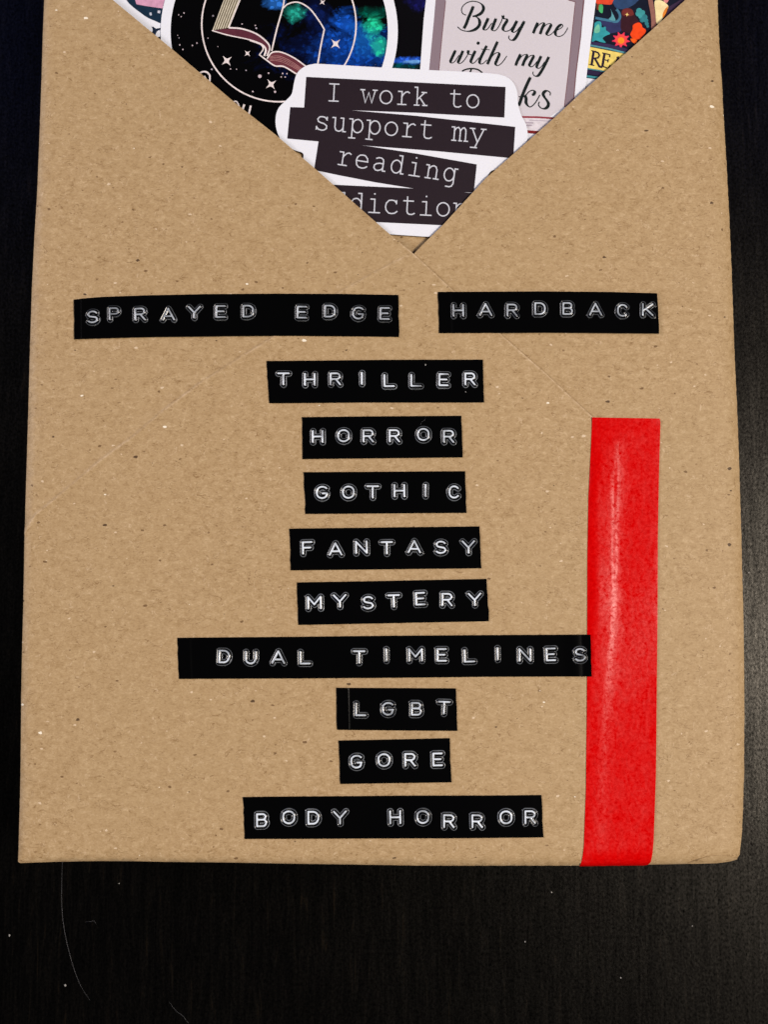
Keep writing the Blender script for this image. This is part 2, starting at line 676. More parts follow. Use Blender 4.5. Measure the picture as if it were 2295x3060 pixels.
def scuff_left(x, y):
    p = np.stack([x, y], 1)
    e = np.abs(side_of(p, LF_EDGE[6:13]))
    g = np.abs(side_of(p, GHOST))
    return 1.0 * np.exp(-(e / 0.00026) ** 2) + 0.85 * np.exp(-(g / 0.00022) ** 2) * (0.6 + 0.4 * np.sin(x * 400))



lf = [(118, -178)] + DIAG_PX[0:0]
left_px = [(121, -178)] + SIL[0:i_bot + 1] + [(1786, 2592)]
poly = np.vstack([to2(left_px, ZS), to2(list(reversed(RIDGE_PX[:-1])), T), to2(list(reversed(DIAG_PX)), T)])
sheet('left_flap', poly, h_left, KRAFT, book, 0.00016, extra=[(GHOST, (-0.0007, -0.0005, -0.00035, -0.0002, 0.0, 0.0002, 0.00035, 0.0005, 0.0007)), (LF_EDGE, (-0.0002, -0.0004, -0.0006, -0.0009, -0.0012, -0.0016))],
      scuff=scuff_left)
# right flap
RD_PX = [(2158, -97), (2048, 0), (1868, 161), (1747, 268), (1650, 358), (1453, 531), (1327, 668), (1236, 757)]
right_px = [(1778, 2592)] + SIL[i_bot + 2 - 1:SIL.index((2155, 0)) + 1]
hid = [(1150, 835), (1690, 1330), (1735, 1600), (1760, 2300)]
poly = np.vstack([to2(right_px, ZS), to2([(2159.3, -97)] + RD_PX[1:], T), to2(hid, T)])
sheet('right_flap', poly, h_right, KRAFT, book, 0.00016, extra=[(LF_EDGE[6:13], (-0.0004, 0.0, 0.0003, 0.0006, 0.0009, 0.0013, 0.0018, 0.0024))])
# little folded corner at the lower right
fold = [(2060, 2585), (2105, 2562), (2142, 2555), (2180, 2558), (2212, 2571), (2196, 2577), (2150, 2583)]


def h_fold(x, y):
    p = np.stack([x, y], 1)
    return h_right(x, y) + 0.00010


sheet('corner_fold', to2(catmull(fold, 4, True), ZS), h_fold, KRAFT, book, 0.00012, step=0.0012, drop='edge')

# ------------------------------------------------------------------ red tape
tl = [(1770, 1247.5), (1767, 1327), (1759, 1485), (1756, 1675), (1755, 1881), (1754, 2161), (1752, 2355), (1745, 2530),
      (1738, 2585)]
tr = [(1941, 2585), (1948, 2570), (1955, 2511), (1961, 2316), (1963, 2122), (1966, 1850), (1966.5, 1611), (1971, 1390),
      (1974.5, 1262), (1972, 1251)]
TAPE_T = 0.00012


def h_tape(x, y):
    p = np.stack([x, y], 1)
    s = -side_of(p, LF_EDGE)
    # the tape bridges the cut edge of the flap under it: a low hump left of the edge, pressed flat at its own sides
    _, yb = P(0, 2260, T)
    _, yt = P(0, 1290, T)
    k = smooth(float(yb), float(yb) + 0.035, y) * (0.35 + 0.65 * smooth(float(yt), float(yt) - 0.01, y))
    wv = 0.75 + 0.25 * np.sin(y * 170 + 1.0) + 0.18 * np.sin(y * 410 + x * 500)
    el = np.abs(seg_dist(p, TL2)[0])
    press = smooth(0.0, 0.0022, el)
    press = smooth(0.0, 0.0009, el)
    _, y2 = P(0, 1700, T)
    top = smooth(float(y2) - 0.012, float(y2) + 0.004, y)
    slope = 0.095 * np.clip(s, 0, 0.0052) * (0.75 + 0.35 * np.sin(y * 150 + 0.5) * np.sin(y * 61))
    ridge = 0.00020 * (0.08 + 0.92 * top) * wv * np.exp(-((s - 0.0011) / np.where(s < 0.0011, 0.0008, 0.0030)) ** 2)
    bul = k * press * (0.00004 * smooth(-0.0008, 0.0008, s) + slope + ridge)
    side = 0.00005 * np.exp(-((x - np.interp(y, [-0.08, 0.02], [0.0568, 0.0586])) / 0.0006) ** 2)
    base = T + und(x, y) + rim(x, y) - 0.00010 + 0.00018 * smooth(-0.0022, 0.0012, s)
    return base + TAPE_T + bul + side


TL2 = to2(tl, T)
poly = np.vstack([to2(tl, T), to2([(1736, 2594.0)], ZS), to2([(1930, 2594.0), (1941, 2589), (1946, 2578)], ZS), to2(tr[2:], T)])
lnr = to2(RIDGE_PX[:-1], T)
bot_line = to2([(1736, 2590), (1935, 2590)], ZS)
tape = sheet('red_tape', poly, h_tape, TAPE, None, 0.00014, step=0.0012,
             extra=[(lnr, (-0.001, -0.0007, -0.0004, -0.0001, 0.0002, 0.0005, 0.0009)),
                    (bot_line, (0.0, 0.00015, 0.0003, 0.0005, 0.0008, 0.0011, 0.0015))])
tag(tape, 'wide strip of bright red crepe tape down the right side of the wrapping', 'tape')

# ------------------------------------------------------------------ embossed letters


def arc(cx, cy, rx, ry, a0, a1, n=10):
    return [(cx + rx * math.cos(math.radians(a0 + (a1 - a0) * k / n)), cy + ry * math.sin(math.radians(a0 + (a1 - a0) * k / n))) for k in range(n + 1)]


GL = {   # unit box glyphs, x 0..1, y 0..1 up; width in mm
    'A': (2.5, [[(0, 0), (.5, 1), (1, 0)], [(.19, .30), (.81, .30)]]),
    'B': (1.9, [[(0, 0), (0, 1)], [(0, 1)] + arc(.62, .77, .32, .23, 90, -90) + [(0, .54)], [(0, .54)] + arc(.66, .27, .34, .27, 90, -90) + [(0, 0)]]),
    'C': (2.0, [arc(.55, .62, .5, .38, 35, 180, 9) + arc(.55, .38, .5, .38, 180, 325, 9)]),
    'D': (2.1, [[(0, 0), (0, 1)] + arc(.45, .55, .55, .45, 90, 0, 7) + arc(.45, .45, .55, .45, 0, -90, 7) + [(0, 0)]]),
    'E': (1.8, [[(1, 1), (0, 1), (0, 0), (1, 0)], [(0, .52), (.85, .52)]]),
    'F': (1.9, [[(1, 1), (0, 1), (0, 0)], [(0, .52), (.85, .52)]]),
    'G': (2.2, [arc(.55, .62, .52, .38, 40, 180, 9) + arc(.52, .38, .5, .38, 180, 320, 9) + [(1, .42), (.58, .42)]]),
    'H': (2.1, [[(0, 0), (0, 1)], [(1, 0), (1, 1)], [(0, .5), (1, .5)]]),
    'I': (0.01, [[(0, 0), (0, 1)]]),
    'K': (2.1, [[(0, 0), (0, 1)], [(1, 1), (.05, .42)], [(.30, .58), (1, 0)]]),
    'L': (2.0, [[(0, 1), (0, 0), (1, 0)]]),
    'M': (2.7, [[(0, 0), (0, 1), (.5, .35), (1, 1), (1, 0)]]),
    'N': (2.3, [[(0, 0), (0, 1), (1, 0), (1, 1)]]),
    'O': (2.3, [arc(.5, .60, .5, .40, 0, 180, 12) + arc(.5, .40, .5, .40, 180, 360, 12) + [(1, .6)]]),
    'P': (1.9, [[(0, 0), (0, 1)], [(0, 1)] + arc(.6, .74, .38, .26, 90, -90) + [(0, .48)]]),
    'R': (2.0, [[(0, 0), (0, 1)], [(0, 1)] + arc(.6, .74, .38, .26, 90, -90) + [(0, .48)], [(.52, .48), (1, 0)]]),
    'S': (2.1, [arc(.52, .75, .44, .25, 25, 230, 9) + [(.5, .51)] + arc(.5, .26, .48, .26, 50, -150, 9)]),
    'T': (2.3, [[(0, 1), (1, 1)], [(.5, 1), (.5, 0)]]),
    'U': (2.1, [[(0, 1)] + arc(.5, .40, .5, .40, 180, 360, 10) + [(1, 1)]]),
    'Y': (2.5, [[(0, 1), (.5, .45), (1, 1)], [(.5, .45), (.5, 0)]]),
}
CAPH = 2.45
_glyph = {}


def glyph_mesh(ch):
    if ch in _glyph:
        return _glyph[ch]
    w, strokes = GL[ch]
    W = w if w > 0.1 else 0.0
    st = [np.array([((x - 0.5) * W, (y - 0.5) * CAPH) for x, y in s_]) for s_ in strokes]
    h = 0.065
    m = 0.95
    xs_ = np.arange(-W / 2 - m, W / 2 + m + h, h)
    ys_ = np.arange(-CAPH / 2 - m, CAPH / 2 + m + h, h)
    gx, gy = np.meshgrid(xs_, ys_)
    p = np.stack([gx.ravel(), gy.ravel()], 1)
    d = np.full(len(p), 1e9)
    d2 = np.full(len(p), 1e9)
    off = np.array([0.05, -0.05])
    for s_ in st:
        d = np.minimum(d, seg_dist(p, s_)[0])
        d2 = np.minimum(d2, seg_dist(p - off, s_)[0])
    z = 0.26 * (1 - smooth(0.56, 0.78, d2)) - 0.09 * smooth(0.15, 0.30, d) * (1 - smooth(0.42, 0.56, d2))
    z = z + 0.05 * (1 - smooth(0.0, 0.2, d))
    wht = 1.0 * (1 - smooth(0.11, 0.20, d))  # stroke top: whitening and glint as one pale tone
    wht = np.maximum(wht, 0.30 * np.exp(-((d2 - 0.62) / 0.05) ** 2))  # faint ring: gloss reflection off the outer bevel, painted pale
    ny, nx = gx.shape
    keep = (d2 < 0.88)
    vid = -np.ones(len(p), int)
    faces = []
    for j in range(ny - 1):
        for i in range(nx - 1):
            q = (j * nx + i, j * nx + i + 1, (j + 1) * nx + i + 1, (j + 1) * nx + i)
            if all(keep[k] for k in q):
                faces.append(q)
    used = sorted({k for f in faces for k in f})
    for n_, k in enumerate(used):
        vid[k] = n_
    me = bpy.data.meshes.new('letter')
    me.from_pydata([(p[k][0] * MM, p[k][1] * MM, (z[k] - 0.03) * MM) for k in used], [], [tuple(int(vid[k]) for k in f) for f in faces])
    at = me.attributes.new('stretch_glint', 'FLOAT', 'POINT')
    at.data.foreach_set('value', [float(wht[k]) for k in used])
    me.materials.append(EMB)
    me.polygons.foreach_set('use_smooth', [True] * len(me.polygons))
    me.update()
    _glyph[ch] = me
    return me


VT = 0.00020     # vinyl thickness over the paper


def h_lab(x, y):
    return T + 0.00004 + und(x, y) + rim(x, y)


def black_label(text, top, bot, letters, white, crease=None, note='', tilt_end=0.0, lift=None):
    """top/bot: the strip's long edges (px); letters: (char, px, py) centres"""
    top = np.array(top, float)
    bot = np.array(bot, float)

    def edge(line, t):
        s_ = np.concatenate([[0], np.cumsum(np.hypot(*(np.diff(line, axis=0)).T))])
        s_ /= s_[-1]
        return np.stack([np.interp(t, s_, line[:, 0]), np.interp(t, s_, line[:, 1])], 1)
    ln = np.hypot(*(top[-1] - top[0]))
    cols = list(np.linspace(0, 1, max(12, int(ln / 7))))
    if crease:
        cols += list(np.linspace(crease - 12 / ln, crease + 12 / ln, 11))
    cols = np.array(sorted(set(np.round(cols, 5))))
    rows = np.linspace(0, 1, 9)
    a, b = edge(top, cols), edge(bot, cols)
    jit = rng.normal(0, 0.12, (2, len(cols)))
    a[:, 1] += jit[0]
    b[:, 1] += jit[1]
    V = []

    def hz(x, y, u):
        z = h_lab(x, y) + VT
        # strips that run on to the red tape step up over its edge
        tx, ty = P(1757, 1950, T)
        ontape = smooth(float(tx) - 0.0010, float(tx) - 0.0001, x)
        if np.any(ontape > 0):
            z = z * (1 - ontape) + (h_tape(x, y) + VT + 0.00006) * ontape
        if crease:
            z = z + 0.00012 * np.exp(-(((u - crease) * ln) / 5) ** 2)
        if lift:
            z = z + lift * np.exp(-(((1 - u) * ln - 42) / 24.0) ** 2)
        z = z - tilt_end * smooth(0.0, 1.0, np.clip(1 - (1 - u) * ln / 40.0, 0, 1))
        return z
    for r in rows:
        q = a * (1 - r) + b * r
        x, y = P(q[:, 0], q[:, 1], T + VT)
        z = hz(x, y, cols)
        # ends of the strip are cut by hand: a hair uneven
        V.append(np.column_stack([x, y, z]))
    V = np.array(V)
    e = rng.normal(0, 0.00004, (2, len(rows)))
    V[:, 0, 0] += e[0]
    V[:, -1, 0] += e[1]
    nr, nc = V.shape[:2]
    verts = V.reshape(-1, 3).tolist()
    faces = [((r + 1) * nc + i, (r + 1) * nc + i + 1, r * nc + i + 1, r * nc + i) for r in range(nr - 1) for i in range(nc - 1)]
    loop = [(0, i) for i in range(nc)] + [(r, nc - 1) for r in range(1, nr)] + [(nr - 1, i) for i in range(nc - 2, -1, -1)] + [(r, 0) for r in range(nr - 2, 0, -1)]
    k0 = len(verts)
    for (r, i) in loop:
        v = V[r, i]
        verts.append([v[0], v[1], v[2]])
        verts.append([v[0], v[1], v[2] - 0.00034])
    L = len(loop)
    for k in range(L):
        n_ = (k + 1) % L
        faces.append((k0 + 2 * k, k0 + 2 * n_, k0 + 2 * n_ + 1, k0 + 2 * k + 1))
    o = mesh_obj('label_strip', verts, faces, VINYL, None, shade=True)
    tag(o, note, 'label strip', 'black embossed label strips stuck on the wrapping')
    base = np.array(o['_o'])
    ang = None
    for ch, px, py in letters:
        me = glyph_mesh(ch)
        u = np.clip((px - top[0][0]) / (top[-1][0] - top[0][0]), 0, 1)
        x0, y0 = P(px, py, T + VT)
        du = 20 / ln
        A = edge(top, np.array([max(0, u - du), min(1, u + du)]))
        xa, ya = P(A[:, 0], A[:, 1], T)
        rz = math.atan2(ya[1] - ya[0], xa[1] - xa[0]) + rng.normal(0, 0.012)
        zz = hz(np.array([x0 - 0.001, x0, x0 + 0.001]), np.array([y0] * 3), np.clip(np.array([u - 14 / ln, u, u + 14 / ln]), 0, 1))
        ry = -math.atan2(zz[2] - zz[0], 0.002)
        l = bpy.data.objects.new('letter', me)
        C.objects.link(l)
        l.parent = o
        l.location = (x0 - base[0], y0 - base[1], zz[1] - base[2])
        l.rotation_euler = (0, ry, rz)
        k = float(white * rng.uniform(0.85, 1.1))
        l['whitening_glint'] = k
        l['label'] = 'embossed letter %s' % ch
    return o


def LT(ox, oy, s_, lst):
    return [(c, ox + x * s_, oy + y * s_) for c, x, y in lst]


def Q(ox, oy, s_, lst):
    return [(ox + x * s_, oy + y * s_) for x, y in lst]


a = (180, 820, .6389)
black_label('SPRAYED EDGE', Q(*a, [(62, 118), (130, 110), (200, 105), (400, 98), (700, 92), (1000, 90), (1300, 91), (1582, 96)]),
            Q(*a, [(63, 303), (200, 299), (400, 294), (800, 289), (1100, 288), (1400, 290), (1586, 293)]),
            LT(*a, [('S', 150, 200), ('P', 252, 185), ('R', 373, 187), ('A', 505, 187), ('Y', 627, 178), ('E', 750, 175), ('D', 880, 173),
                    ('E', 1130, 178), ('D', 1262, 173), ('G', 1393, 182), ('E', 1518, 184)]), 0.50, crease=0.026,
            note='curved black label reading SPRAYED EDGE on the upper left of the wrapping')
a = (1240, 820, .4882)
black_label('HARDBACK', Q(*a, [(142, 107), (800, 104), (1200, 108), (1485, 116)]), Q(*a, [(148, 360), (800, 357), (1498, 362)]),
            LT(*a, [('H', 266, 222), ('A', 432, 216), ('R', 595, 220), ('D', 766, 211), ('B', 935, 211), ('A', 1105, 215), ('C', 1268, 222), ('K', 1425, 217)]),
            0.58, crease=0.052, note='black label reading HARDBACK on the upper right below the pocket')
a = (760, 1040, .4461)
black_label('THRILLER', Q(*a, [(82, 87), (800, 80), (1533, 77)]), Q(*a, [(98, 370), (800, 366), (1541, 365)]),
            LT(*a, [('T', 195, 208), ('H', 372, 211), ('R', 543, 208), ('I', 721, 205), ('L', 903, 220), ('L', 1083, 218), ('E', 1268, 213), ('R', 1445, 208)]),
            0.95, note='black label reading THRILLER with a pale fleck above its letters', tilt_end=0.00003)
black_label('HORROR', Q(*a, [(318, 463), (1388, 453)]), Q(*a, [(322, 745), (1398, 733)]),
            LT(*a, [('H', 425, 594), ('O', 598, 589), ('R', 763, 590), ('R', 938, 589), ('O', 1132, 580), ('R', 1302, 593)]),
            0.85, note='black label reading only HORROR, between THRILLER and GOTHIC', tilt_end=0.00006)
black_label('GOTHIC', Q(*a, [(330, 832), (1412, 825)]), Q(*a, [(343, 1112), (1423, 1105)]),
            LT(*a, [('G', 452, 968), ('O', 630, 966), ('T', 793, 964), ('H', 972, 956), ('I', 1147, 955), ('C', 1335, 965)]),
            0.95, note='black label reading GOTHIC, below the HORROR label', tilt_end=0.00004)
a = (800, 1540, .4219)
black_label('FANTASY', Q(*a, [(153, 94), (800, 86), (1502, 78)]), Q(*a, [(163, 390), (800, 383), (1515, 375)]),
            LT(*a, [('F', 280, 230), ('A', 480, 238), ('N', 663, 226), ('T', 843, 230), ('A', 1038, 221), ('S', 1225, 226), ('Y', 1422, 224)]),
            0.90, note='black label reading FANTASY, below the GOTHIC label', tilt_end=0.00003)
black_label('MYSTERY', Q(*a, [(205, 475), (800, 465), (1551, 450)]), Q(*a, [(217, 776), (800, 766), (1569, 750)]),
            LT(*a, [('M', 330, 618), ('Y', 510, 606), ('S', 710, 618), ('T', 892, 606), ('E', 1080, 590), ('R', 1270, 596), ('Y', 1466, 595)]),
            0.98, note='black label reading MYSTERY, above the long DUAL TIMELINES label', tilt_end=0.00003)
a = (500, 1870, .7957)
black_label('DUAL TIMELINES', Q(*a, [(37, 45), (400, 42), (800, 38), (1200, 35), (1588, 33)]), Q(*a, [(43, 200), (800, 196), (1200, 192), (1594, 190)]),
            LT(*a, [('D', 213, 115), ('U', 313, 119), ('A', 417, 117), ('L', 517, 119), ('T', 720, 117), ('I', 822, 109), ('M', 932, 109), ('E', 1030, 109),
                    ('L', 1134, 112), ('I', 1240, 105), ('N', 1343, 109), ('E', 1440, 107), ('S', 1548, 108)]),
            0.68, crease=0.028, note='longest black label reading DUAL TIMELINES, its end overlapping the red tape', lift=0.00022)
black_label('LGBT', Q(*a, [(634, 233), (1085, 235)]), Q(*a, [(637, 391), (1090, 395)]),
            LT(*a, [('L', 726, 313), ('G', 828, 311), ('B', 935, 311), ('T', 1039, 307)]), 0.58, crease=0.094,
            note='short black label reading LGBT, below DUAL TIMELINES', tilt_end=0.00005)
a = (680, 2180, .6028)
black_label('GORE', Q(*a, [(550, 55), (1102, 43)]), Q(*a, [(559, 270), (1111, 262)]),
            LT(*a, [('G', 638, 158), ('O', 775, 150), ('R', 904, 149), ('E', 1041, 147)]), 0.92,
            note='shortest black label reading GORE, above BODY HORROR', tilt_end=0.00005)
black_label('BODY HORROR', Q(*a, [(75, 335), (800, 329), (1558, 325)]), Q(*a, [(85, 543), (800, 541), (1567, 535)]),
            LT(*a, [('B', 168, 448), ('O', 303, 434), ('D', 425, 436), ('Y', 557, 435), ('H', 831, 434), ('O', 968, 432), ('R', 1097, 452), ('R', 1237, 452),
                    ('O', 1380, 433), ('R', 1500, 433)]), 0.90, note='lowest black label reading BODY HORROR, near the bottom edge of the book', tilt_end=0.00006)

# ------------------------------------------------------------------ printed stickers in the pocket


def patch(name, px, z, mat, parent=None, thick=0.00001, closed_smooth=0):
    pts = catmull(px, closed_smooth, True) if closed_smooth else np.array(px, float)
    p = to2(pts, z)
    ar = np.sum(p[:, 0] * np.roll(p[:, 1], -1) - np.roll(p[:, 0], -1) * p[:, 1])
    if ar < 0:
        p = p[::-1]
    n = len(p)
    verts = [(q[0], q[1], z) for q in p] + [(q[0], q[1], z) for q in p] + [(q[0], q[1], z - thick) for q in p]
    faces = [tuple(range(n))] + [(n + i, 2 * n + i, 2 * n + (i + 1) % n, n + (i + 1) % n) for i in range(n)]
    return mesh_obj(name, verts, faces, mat, parent)


def ribbons(name, lines, z, mat, parent, pen=None):
    """ink strokes; each line = (points px, width px); pen=(thin, thick) gives a broad-nib script"""
    verts, faces = [], []
    zo = 0.0
    for pts, w in lines:
        p = np.array(pts, float)
        if len(p) == 1:
            q = np.array(arc(p[0][0], p[0][1], w / 2, w / 2, 0, 360, 12)[:-1])
            xy = to2(q, z)
            k0 = len(verts)
            verts += [(c[0], c[1], z + zo) for c in xy]
            faces.append(tuple(range(k0 + len(q) - 1, k0 - 1, -1)))
            zo += 4e-7
            continue
        t = np.gradient(p, axis=0)
        seg = np.diff(p, axis=0)
        sl = np.hypot(*seg.T)
        u = seg / np.maximum(sl, 1e-9)[:, None]
        n0 = np.stack([-u[:, 1], u[:, 0]], 1)
        nn = np.vstack([n0[:1], n0[:-1] + n0[1:], n0[-1:]])
        L = np.hypot(*nn.T)
        nn = nn / np.maximum(L, 1e-6)[:, None]
        k = np.ones(len(p))
        for i in range(1, len(p) - 1):
            k[i] = min(1.5, 1 / max(0.3, float(nn[i] @ n0[i])))
        if np.hypot(*(p[0] - p[-1])) < 1e-6:
            m_ = n0[-1] + n0[0]
            m_ /= max(np.hypot(*m_), 1e-6)
            nn[0] = nn[-1] = m_
        if pen:
            uu = np.vstack([u[:1], (u[:-1] + u[1:]) / 2, u[-1:]])
            down = np.clip(uu[:, 1] * 0.93 - uu[:, 0] * 0.35, 0, 1)
            ww = pen[0] + (w - pen[0]) * smooth(0.25, 0.85, down)
            ww = np.convolve(np.pad(ww, 2, 'edge'), np.ones(5) / 5, 'valid')
            # round off the pen lifts
            ww[0] *= 0.75
            ww[-1] *= 0.75
        else:
            ww = np.full(len(p), float(w))
        lft = p + nn * (ww * k / 2)[:, None]
        rgt = p - nn * (ww * k / 2)[:, None]
        if not (np.hypot(*(p[0] - p[-1])) < 1e-6):
            e0, e1 = u[0] * ww[0] * 0.3, u[-1] * ww[-1] * 0.3
            lft[0] -= e0; rgt[0] -= e0; lft[-1] += e1; rgt[-1] += e1
        A, M, B = to2(lft, z), to2(p, z), to2(rgt, z)
        k0 = len(verts)
        for i in range(len(p)):
            zz = z + zo + i * 2e-8
            verts += [(A[i][0], A[i][1], zz), (M[i][0], M[i][1], zz + 4e-6), (B[i][0], B[i][1], zz)]
        for i in range(len(p) - 1):
            q = k0 + 3 * i
            faces.append((q, q + 3, q + 4, q + 1))
            faces.append((q + 1, q + 4, q + 5, q + 2))
        zo += 6e-7
    return mesh_obj(name, verts, faces, mat, parent)


def circ(cx, cy, r, n=72):
    return [(cx + r * math.cos(2 * math.pi * k / n), cy + r * math.sin(2 * math.pi * k / n)) for k in range(n)]


def sparkle(cx, cy, r, rot=0.0, thin=0.28):
    out = []
    for k in range(8):
        rr = r if k % 2 == 0 else r * thin
        an = rot + k * math.pi / 4
        out.append((cx + rr * math.cos(an), cy + rr * math.sin(an)))
    # concave arms
    res = []
    for k in range(8):
        p0, p1 = np.array(out[k]), np.array(out[(k + 1) % 8])
        res.append(tuple(p0))
        mid = (p0 + p1) / 2
        res.append(tuple(mid + (np.array([cx, cy]) - mid) * 0.14))
    return res


SK = 'stickers tucked in the V pocket'
# black holographic sheet at the back
z = T - 0.00150
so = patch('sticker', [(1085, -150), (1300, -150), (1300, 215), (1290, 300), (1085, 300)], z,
           galaxy_mat('black_holographic_film', [(1215, 178, 85, 13, (0.03, 0.16, 1.0), 1.6), (1235, 181, 32, 6, (0.25, 0.6, 1.0), 2.0),  # the film's blue glint is painted into its base colour
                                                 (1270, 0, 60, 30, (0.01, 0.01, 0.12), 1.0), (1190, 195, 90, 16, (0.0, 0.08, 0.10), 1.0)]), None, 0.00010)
tag(so, 'plain black holographic sticker with a blue glint beside the round galaxy sticker', 'sticker', SK)

# tarot card style sticker
z = T - 0.00145
cc = (1740, 0, .20494)
st = patch('sticker', [(1700, -120), (2105, -120), (2105, 270), (1700, 262)], z, WHITE, None, 0.00012)
tag(st, 'colourful card sticker with orange and pink flowers above a yellow banner reading REA', 'sticker', SK)
zz = z + 0.000012
patch('dark_picture', Q(*cc, [(-100, -300), (1740, -300), (1740, 1300), (900, 1260), (60, 1135), (-100, 1110)]), zz, ink(17, 22, 40), st)
layer = [0]


def art(name, pts, col, sm=0, sc=cc):
    layer[0] += 1
    return patch(name, Q(*sc, pts), zz + 0.000004 * layer[0], ink(*col), st, 0.000003, sm)


art('painted_mist', [(460, -60), (840, -60), (800, 30), (720, 90), (640, 130), (540, 130), (470, 80)], (46, 72, 112), 4)
art('painted_hill', [(190, 250), (300, 275), (420, 320), (560, 290), (575, 440), (500, 470), (400, 480), (330, 400), (270, 330)], (48, 52, 96), 4)
art('painted_mushroom', [(575, 170), (610, 130), (660, 118), (720, 130), (760, 190), (780, 240), (830, 320), (760, 380), (720, 480), (640, 470), (570, 430), (568, 300)], (56, 24, 34), 4)
art('painted_mushroom', [(580, 190), (600, 140), (660, 120), (725, 135), (755, 190), (740, 225), (660, 235), (600, 225)], (112, 44, 42), 4)
art('painted_mushroom', [(200, -60), (450, -60), (447, 30), (430, 62), (380, 68), (290, 58), (205, 48)], (222, 74, 44), 3)
art('painted_mushroom', [(215, 60), (250, 60), (250, 150), (215, 140)], (128, 56, 36))
art('painted_stem', [(252, 70), (306, 78), (302, 182), (275, 186), (246, 150)], (70, 178, 110), 3)
layer[0] += 1
ribbons('painted_crescent', [(catmull(Q(*cc, [(200, 262), (320, 285), (430, 305), (500, 318), (545, 280), (556, 225), (530, 165), (505, 140)]), 5), 7.5)],
        zz + 0.000004 * layer[0], ink(66, 118, 148), st)
art('painted_flame', [(418, 130), (440, 180), (470, 240), (490, 300), (440, 300), (390, 280), (425, 240), (432, 190)], (92, 158, 170), 4)
art('painted_flame', [(140, 610), (175, 440), (190, 330), (262, 312), (285, 350), (292, 402), (345, 388), (352, 440), (412, 490), (350, 520), (300, 560),
                      (350, 622), (270, 612), (200, 588)], (52, 156, 168), 3)
art('painted_leaf', [(180, 420), (240, 350), (262, 420), (250, 470), (190, 480)], (116, 196, 168), 4)
for (x, y, r) in ((835, 160, 45), (885, 185, 38), (820, 200, 40), (865, 235, 45), (915, 250, 42), (880, 290, 38), (935, 300, 34), (945, 345, 30), (960, 385, 22)):
    art('painted_leaf', [(x + r * math.cos(q), y + r * math.sin(q)) for q in np.linspace(0, 6.28, 11)[:-1]], (62, 152, 158) if y < 240 else (50, 124, 136))
art('painted_flower', [(822, 328), (868, 352), (885, 400), (930, 430), (925, 480), (880, 530), (850, 570), (790, 575), (740, 560), (705, 500), (738, 430), (745, 365)], (248, 74, 22), 4)
art('painted_flower', [(712, 560), (770, 570), (806, 590), (780, 636), (740, 618), (715, 590)], (255, 98, 24), 4)
art('painted_flower', [(570 + (138 if k % 2 == 0 else 84) * math.cos(k * math.pi / 9 + .2), 582 + (122 if k % 2 == 0 else 78) * math.sin(k * math.pi / 9 + .2)) for k in range(18)],
    (238, 54, 92), 4)
art('painted_flower', [(570 + 88 * math.cos(q), 582 + 82 * math.sin(q)) for q in np.linspace(0, 6.28, 14)[:-1]], (248, 76, 74))
art('flower_centre', [(570 + 48 * math.cos(q), 590 + 48 * math.sin(q)) for q in np.linspace(0, 6.28, 14)[:-1]], (255, 150, 36))
art('painted_star', sparkle(658, 212, 34, 0.2, 0.35), (250, 214, 130))
layer[0] += 1
ribbons('painted_frame', [(catmull(Q(*cc, [(985, -80), (1010, 60), (1035, 200), (1045, 320), (1045, 460)]), 5), 14)], zz + 0.000004 * layer[0], ink(150, 102, 92), st)
art('painted_bone', [(1060, 22), (1120, 0), (1190, 20), (1262, 92), (1225, 170), (1180, 260), (1150, 320), (1090, 345), (1072, 180)], (250, 226, 172), 4)
art('painted_bone', [(1258, 92), (1230, 185), (1185, 262), (1178, 205), (1215, 130)], (226, 134, 48), 4)
art('painted_dusk', [(1280, 90), (1500, -40), (1500, 120), (1240, 320), (1200, 270), (1240, 180)], (58, 42, 68))
art('painted_bone', [(1190, -20), (1262, -20), (1255, 25), (1228, 42), (1200, 25)], (220, 140, 140), 3)
art('banner', [(60, 668), (135, 686), (380, 735), (700, 800), (700, 1100), (350, 1040), (60, 990)], (240, 216, 118))
for pts, w, col in (([(60, 612), (150, 632), (400, 668), (700, 748)], 10, (54, 44, 82)), ([(60, 650), (140, 664), (400, 712), (700, 788)], 5.2, (88, 150, 166)),
                    ([(60, 1006), (85, 1000), (330, 1042), (600, 1090)], 4, (74, 132, 148)), ([(60, 1030), (80, 1050), (300, 1085), (600, 1140)], 13, (44, 34, 66)),
                    ([(60, 1112), (75, 1112), (200, 1128), (500, 1160)], 6, (60, 140, 152))):
    layer[0] += 1
    ribbons('banner_line', [(Q(*cc, pts), w)], zz + 0.000004 * layer[0], ink(*col), st)
layer[0] += 2
ribbons('printed_word', [(Q(*cc, p_), w) for p_, w in (
    ([(172, 745), (155, 850), (142, 942)], 7.0), ([(135, 738), (205, 750)], 2.8), ([(105, 940), (180, 955)], 2.8),
    ([(185, 752), (235, 768), (256, 805), (235, 842), (170, 852)], 4.5), ([(190, 855), (225, 915), (255, 970), (295, 980)], 6.0),
    ([(330, 782), (312, 880), (300, 965)], 7.0), ([(298, 772), (408, 798), (404, 832)], 3.2), ([(318, 868), (380, 884)], 3.0), ([(388, 862), (376, 908)], 3.2),
    ([(280, 962), (385, 995), (412, 948)], 3.4), ([(440, 1010), (530, 826)], 3.5), ([(522, 830), (565, 1040)], 7.0), ([(475, 945), (545, 960)], 3.0))],
    zz + 0.000004 * layer[0] + 0.00001, ink(36, 24, 48), st)

